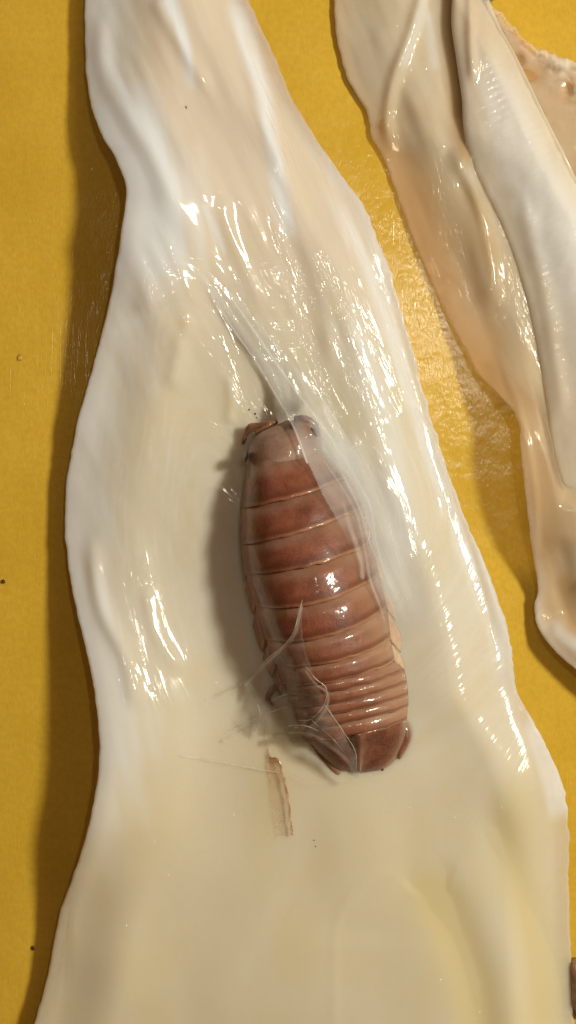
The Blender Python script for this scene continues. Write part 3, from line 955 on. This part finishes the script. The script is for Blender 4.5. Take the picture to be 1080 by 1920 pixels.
def strand(pts, r):
    r = r*0.62
    P = spline_pts(pts, 10)
    x = 540+(P[:, 0]-540)*0.965; y = 960+(P[:, 1]-960)*0.965
    z = drape(x, y) + 3 + 1.0*fbm(x/15, y/15, 5, 2)
    o = tube('strand', np.stack([x, y, z], 1)[::3], [r*0.5, r, r*0.8, r, r*0.4], M_strand, None, 6, 3)
    adopt(o, mantle)
for p, r in (([(566,1118),(560,1140),(549,1180),(528,1208),(505,1230),(463,1279)], 1.6), ([(463,1279),(440,1292),(400,1310)], 1.0),
             ([(572,1240),(590,1263),(610,1282),(606,1312),(582,1343),(552,1348)], 1.4), ([(541,1361),(572,1357),(604,1368)], 1.8),
             ([(330,1418),(400,1432),(470,1446),(545,1457)], 1.3), ([(545,1457),(630,1466),(722,1450)], 0.9),
             ([(500,1322),(530,1302),(566,1292)], 1.0), ([(420,1382),(490,1346),(548,1318)], 1.1), ([(606,1312),(640,1362),(664,1402),(668,1440)], 1.1),
             ([(584,1345),(622,1378),(652,1416)], 1.0), ([(477,1376),(487,1346),(481,1318)], 1.5)):
    strand(p, r)

# ------------------------------------------------------------------ squid piece at the right
SL = [(-80,622),(0,626),(80,633),(150,652),(215,688),(232,693),(255,696),(290,716),(360,742),(470,782),(560,822),(650,866),(715,905),(745,935),(775,963),(850,977),(950,988),
      (1050,1001),(1105,1009),(1140,1003),(1170,1008),(1195,1022),(1225,1050),(1250,1080),(1290,1130),(1330,1190)]
SH = [(-80,14),(200,12),(400,12),(600,16),(700,40),(775,88),(900,96),(1000,74),(1080,42),(1140,24),(1220,42),(1330,60)]
def build_right():
    root = empty('squid_mantle', wpt(1000, 500, 0))
    tag(root, 'amber tinted squid piece with a ribbed white fin at the right edge', 'squid')
    rows, cols = 470, 200
    ys = np.linspace(-70, 1325, rows)
    u = np.linspace(0, 1, cols); s = 0.35*u + 0.65*u**1.6
    eh = curve(SH, ys)
    L = 540+(curve(SL, ys)-540)*(1-eh/CAM_H) + 1.2*fbm(ys/17, ys*0, 71, 3)
    R = np.minimum(curve([(-80,888),(0,908),(45,926),(110,960),(200,1004),(300,1054),(350,1080),(450,1150),(560,1260),(700,1330),(1330,1330)], ys), 1330.0)
    X = L[:, None]+(R-L)[:, None]*s[None]; Y = np.repeat(ys[:, None], cols, 1)
    dL = X-(540+(curve(SL, ys)-540)*(1-eh/CAM_H))[:, None]
    T = 8 + 24*smooth(0, 130, dL)
    lift = np.maximum(eh[:, None]-8, 1.5)*np.exp(-(dL/(90+60*smooth(600, 820, Y)))**2)
    lift += 5*(1+fbm(X/150, Y/300, 31, 2))*smooth(10, 90, dL)
    G = [([(800,-40),(765,80),(730,180),(722,290)],17,10), ([(715,225),(730,260),(735,300)],12,12),
         ([(835,280),(880,350),(905,480),(922,600)],18,16), ([(850,330),(890,430),(915,560)],-8,9),
         ([(800,-60),(835,60),(850,160),(862,260)],-22,24),
         ([(935,680),(960,770),(985,900),(1000,1050)],6,6), ([(1010,820),(1030,890),(1055,915),(1090,925)],12,12),
         ([(1040,1000),(1050,1100),(1075,1180)],-14,22), ([(1080,1075),(1120,1120)],18,20), ([(1020,1170),(1060,1205),(1110,1240)],16,18),
         ([(760,170),(800,260),(830,300)],7,14), ([(700,60),(740,160)],5,30), ([(780,420),(850,600),(905,690)],8,30)]
    for p, a, w in G: lift += ridge(X, Y, p, a*0.6, w*1.1)
    lift += 1.5*fbm((X-0.35*Y)/30, Y/120, 35, 2)
    fl_ = np.interp(ys, [300,350,420,520,640,760,860,920], [882,905,940,978,1008,1030,1046,1064])[:, None]*0.985+8
    lift *= 1-smooth(fl_-34, fl_+6, X)*smooth(290, 340, Y)*smooth(960, 900, Y)
    lift = np.maximum(lift, 1.5)
    d = X-L[:, None]
    f = np.sqrt(np.clip(1-(1-np.clip(d/(T*0.7), 0, 1))**2, 0, 1))
    mid = lift+T/2
    wet = 0.45+0.50*np.exp(-((X-870)/70)**2-((Y-400)/150)**2)+0.3*np.exp(-((X-1040)/60)**2-((Y-1190)/50)**2)
    thin = 0.48*smooth(150, 10, dL)*smooth(150, 330, Y)*smooth(1120, 1000, Y)+0.16
    thin += 0.10*smooth(100, 0, dL)
    thin += 0.15*ridge(X, Y, [(820,260),(880,480),(940,700)], 1, 60)
    tint = 0.75*ridge(X, Y, [(838,-90),(846,40),(852,140),(862,270),(880,340)], 1, 20)+0.34*ridge(X, Y, [(880,330),(905,500),(930,700)], 1, 34)
    tint = np.maximum(tint, 0.45*smooth(95, 5, dL)*smooth(230, 420, Y)*smooth(820, 740, Y))
    tint = np.maximum(tint, 0.30*smooth(40, 0, dL)*smooth(300, 100, Y))
    tint += 0.30*np.exp(-((X-920)/60)**2-((Y-690)/70)**2) + 0.45*ridge(X, Y, [(1050,1060),(1062,1150),(1075,1200)], 1, 22) + 0.2*smooth(820, 1000, Y)
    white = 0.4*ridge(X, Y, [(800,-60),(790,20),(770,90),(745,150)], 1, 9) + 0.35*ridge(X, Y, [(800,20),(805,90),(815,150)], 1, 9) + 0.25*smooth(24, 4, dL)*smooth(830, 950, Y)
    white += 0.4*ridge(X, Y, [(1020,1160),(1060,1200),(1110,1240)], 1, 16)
    uv = np.stack([X-0.3*Y, Y, 0*X+5], -1)
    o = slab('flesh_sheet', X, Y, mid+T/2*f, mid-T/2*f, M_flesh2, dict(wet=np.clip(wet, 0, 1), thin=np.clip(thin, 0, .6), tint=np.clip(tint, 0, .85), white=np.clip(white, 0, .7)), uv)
    adopt(o, root)

    # folded-over flap with the fin
    FL = [(-80,852),(0,850),(60,848),(130,858),(200,868),(260,872),(300,882),(350,905),(420,940),(520,978),(640,1008),(760,1030),(860,1046),(920,1064),(980,1100)]
    FR = [(-80,880),(0,903),(45,925),(110,962),(200,1006),(300,1056),(350,1082),(450,1140),(560,1210),(980,1330)]
    rows, cols = 380, 130
    ys = np.linspace(-70, 960, rows); u = np.linspace(0, 1, cols)
    L = 540+(curve(FL, ys)-540)*(1-70/CAM_H); R = 540+(curve(FR, ys)-540)*(1-60/CAM_H)
    X = L[:, None]+(R-L)[:, None]*u[None]; Y = np.repeat(ys[:, None], cols, 1)
    dL = X-L[:, None]; dR = R[:, None]-X
    T = 18+0*X
    sunk = smooth(250, 330, Y)          # below the fold the flap grows out of the sheet
    z0 = 46 + 9*smooth(0, 140, dL) - 17*sunk*smooth(120, 0, dL)
    z0 += 5*np.exp(-((dL-0.45*(dL+dR))/60)**2)
    z0 *= (1-0.35*smooth(60, 0, dR))
    z0 += ridge(X, Y, [(880,-60),(874,80),(880,180)], 8, 9)
    # fin ribs: fine transverse folds
    rib_zone = smooth(22, 60, dL)*smooth(90, 180, Y)
    along = Y*0.95+X*0.42
    z0 += rib_zone*0.7*np.sin(along/11*2*math.pi/1.25 + 1.1*fbm(X/40, Y/40, 15, 2))*(0.6+0.4*fbm(X/60, Y/60, 2, 2))
    z0 += 2.0*fbm(X/60, Y/80, 28, 3)
    f = np.sqrt(np.clip(1-(1-np.clip(np.minimum(dL, dR)/13, 0, 1))**2, 0, 1))
    z0 += ridge(X, Y, [(960,340),(990,460),(1020,600),(1038,720),(1046,800)], 5, 15)
    wet = 0.02+0.75*np.exp(-((dL-34)/24)**2)
    mid = z0+T/2*0.2
    tint = 0.55*np.exp(-(dR/5)**2)*smooth(-.2, .5, fbm(X/20, Y/30, 66, 2))*smooth(30, 60, Y) + 0.2*smooth(60, 20, dL)*smooth(330, 250, Y)
    thin = 0.04+0.20*smooth(45, 10, dL)*(1-rib_zone)*smooth(200, 330, Y)
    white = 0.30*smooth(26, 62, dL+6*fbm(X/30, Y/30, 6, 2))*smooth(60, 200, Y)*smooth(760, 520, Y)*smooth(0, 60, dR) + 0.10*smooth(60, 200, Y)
    uv = np.stack([X, Y, 0*X+9], -1)
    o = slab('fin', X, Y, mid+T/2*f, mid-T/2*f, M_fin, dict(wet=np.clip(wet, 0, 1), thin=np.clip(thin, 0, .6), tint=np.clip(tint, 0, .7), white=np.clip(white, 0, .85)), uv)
    adopt(o, root)

    # thin ragged skin beyond the fin
    rows, cols = 170, 70
    q = np.linspace(0, 1, rows)
    A = spline_pts([(900,20),(935,55),(968,120),(1012,210),(1062,312),(1100,380),(1180,520)], 30)
    B = spline_pts([(908,8),(948,42),(990,84),(1045,108),(1088,128),(1150,170),(1300,330)], 30)
    A = A[np.linspace(0, len(A)-1, rows).astype(int)]; B = B[np.linspace(0, len(B)-1, rows).astype(int)]
    rag = 4*fbm(q*34, q*0+4, 7, 3)
    B = B + np.stack([0.45*rag, -0.8*rag], 1)
    u = np.linspace(-0.08, 1, cols)
    X = A[:, :1]*(1-u)+B[:, :1]*u; Y = A[:, 1:]*(1-u)+B[:, 1:]*u
    Uu = np.repeat(u[None], rows, 0)
    z = 30 - 20*np.clip(Uu, 0, 1) + 9*np.exp(-((Uu-0.86)/0.12)**2) + 1.6*fbm(X/34, Y/34, 17, 2) + 3*np.exp(-((Uu-0.8)/0.2)**2)*fbm(X/22, Y/22, 18, 2)
    z = np.maximum(z, 6)
    hole = np.exp(-((X-985)/26)**2-((Y-150)/16)**2) + 0.8*np.exp(-((X-1066)/10)**2-((Y-172)/22)**2)+np.exp(-((X-972)/12)**2-((Y-118)/14)**2)
    thin = np.clip(0.50 + 0.5*hole + 0.30*fbm(X/24, Y/18, 44, 3)*smooth(0.35, 0.7, Uu) - 0.25*np.exp(-((Uu-0.9)/0.1)**2), 0.05, 0.85)
    uv = np.stack([X, Y, 0*X+13], -1)
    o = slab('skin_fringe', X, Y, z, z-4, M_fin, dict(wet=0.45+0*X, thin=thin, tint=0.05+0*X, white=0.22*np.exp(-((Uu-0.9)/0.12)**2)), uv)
    adopt(o, root)
    return root
right_piece = build_right()

# ------------------------------------------------------------------ small things
def build_strip():
    rows, cols = 40, 12
    A = spline_pts([(497,1338),(496,1390),(500,1440),(506,1500),(512,1540),(516,1570)], 10)
    B = spline_pts([(500,1338),(502,1395),(508,1418),(522,1421),(532,1450),(541,1490),(546,1530),(551,1566)], 8)
    A = A[np.linspace(0, len(A)-1, rows).astype(int)]; B = B[np.linspace(0, len(B)-1, rows).astype(int)]
    u = np.linspace(0, 1, cols)
    X = A[:, :1]*(1-u)+B[:, :1]*u; Y = A[:, 1:]*(1-u)+B[:, 1:]*u
    Xc = 540+(X-540)*0.978; Yc = 960+(Y-960)*0.978
    q = np.linspace(0, 1, rows)[:, None]
    Xc = Xc + 1.5*fbm(Yc/9, u[None]*3+0*Yc, 3, 3)*u[None]
    z = mantle_top(Xc, Yc) + 2.5 + 11*u[None]**2*smooth(0.15, 0.5, q) + 1.5*fbm(Xc/9, Yc/9, 4, 2)
    ed = 0.95*smooth(0.86, 1.0, u[None])*smooth(0.05, 0.3, q)+0*X
    ed = np.maximum(ed, 0.7*np.exp(-((X-516)/14)**2-((Y-1422)/8)**2))
    spot = smooth(0.55, 0.95, q)*smooth(0.1, 0.5, u[None])+0*X
    thin = 0.90-0.20*np.exp(-((Y-1440)/26)**2)
    o = slab('skin_strip', Xc, Yc, z, z-2.5, M_strip, dict(edge=ed, spot=spot, thin=thin))
    tag(o, 'narrow speckled brown edged strip of skin below the isopod on the mantle', 'skin strip')
build_strip()

def crumb(x, y, r, z, label, group=None, stretch=(1, 1), seed=1):
    o = crumb_mesh('crumb', x, y, z, r, M_dark, None, seed, 0.5, stretch)
    tag(o, label, 'crumb', group)
def on_mantle(x, y):
    x2 = 540+(x-540)*0.98; y2 = 960+(y-960)*0.98
    return x2, y2, float(mantle_top(np.array([x2]), np.array([y2]))[0])
crumb(7, 1090, 6, 0, 'black crumb on the yellow board at the left edge', stretch=(0.7, 0.6))
crumb(62, 1777, 4, 0, 'tiny dark crumb on the board left of the mantle near the bottom')
x, y, z = on_mantle(350, 206); crumb(x, y, 2.2, z-1, 'tiny black speck on the upper part of the white mantle', stretch=(.8, 1.2))
for k, (a, b, r) in enumerate(((467,768,1.7), (478,776,2.0), (481,783,1.5))):
    x, y, z = on_mantle(a, b); crumb(x, y, r, z-1, ('leftmost', 'middle', 'lowest')[k]+' of three tiny brown specks on the mantle above the isopod head', 'specks above the isopod head', seed=k+3)
for k, (a, b) in enumerate(((589,1576), (592,1588))):
    x, y, z = on_mantle(a, b); crumb(x, y, 1.4, z-1, ('upper', 'lower')[k]+' of two pinprick dark specks on the mantle below the skin strip', 'specks below the skin strip', seed=k+9)

def droplet():
    t = NT('clear_water')
    tr = t.n('ShaderNodeBsdfTransparent'); gl = t.n('ShaderNodeBsdfGlossy'); gl.inputs['Roughness'].default_value = 0.12
    fr = t.n('ShaderNodeFresnel'); fr.inputs[0].default_value = 1.5
    mx = t.n('ShaderNodeMixShader'); t.l(fr.outputs[0], mx.inputs[0]); t.l(tr.outputs[0], mx.inputs[1]); t.l(gl.outputs[0], mx.inputs[2])
    m = t.done(mx.outputs[0])
    o = crumb_mesh('water_droplet', 37, 671, -2.5, 6, m, None, 12, 0.55, (0.8, 1.1))
    tag(o, 'small bright water droplet on the yellow board at left', 'droplet')
droplet()

def scrap(name, pts, zmax, label, cat, mat, seed):
    P = spline_pts(list(pts)+[pts[0]], 6)[:-1]; c = P.mean(0); n = len(P)
    V = []; F = []
    lv = ((1.0, 1), (1.02, zmax*0.35), (0.86, zmax*0.8), (0.5, zmax), (0.12, zmax*0.9))
    for r, (f, z) in enumerate(lv):
        for i, p in enumerate(P):
            q = c+(p-c)*f*(1+0.06*float(vnoise(np.array(i*0.9), np.array(r*1.3+seed))))
            V.append(wpt(q[0], q[1], z+0.06*zmax*float(vnoise(np.array(i*.7), np.array(r+9.+seed)))))
    for r in range(len(lv)-1):
        for i in range(n):
            F.append((r*n+i, (r+1)*n+i, (r+1)*n+(i+1) % n, r*n+(i+1) % n))
    F.append(tuple((len(lv)-1)*n+i for i in range(n))[::-1]); F.append(tuple(range(n)))
    F = [f[::-1] for f in F]
    tag(link(name, V, F, mat), label, cat)
scrap('brown_scrap', [(868,-30),(880,-2),(900,10),(918,8),(931,-8),(934,-40),(900,-60)], 100, 'dark brown scrap of squid organ cut off by the top edge of the photo', 'scrap', M_scrap, 3)
scrap('dark_scrap', [(1066,1800),(1084,1796),(1110,1820),(1114,1880),(1090,1906),(1070,1880)], 26, 'dark brown scrap peeking out beside the mantle at the lower right corner', 'scrap', M_scrap, 8)
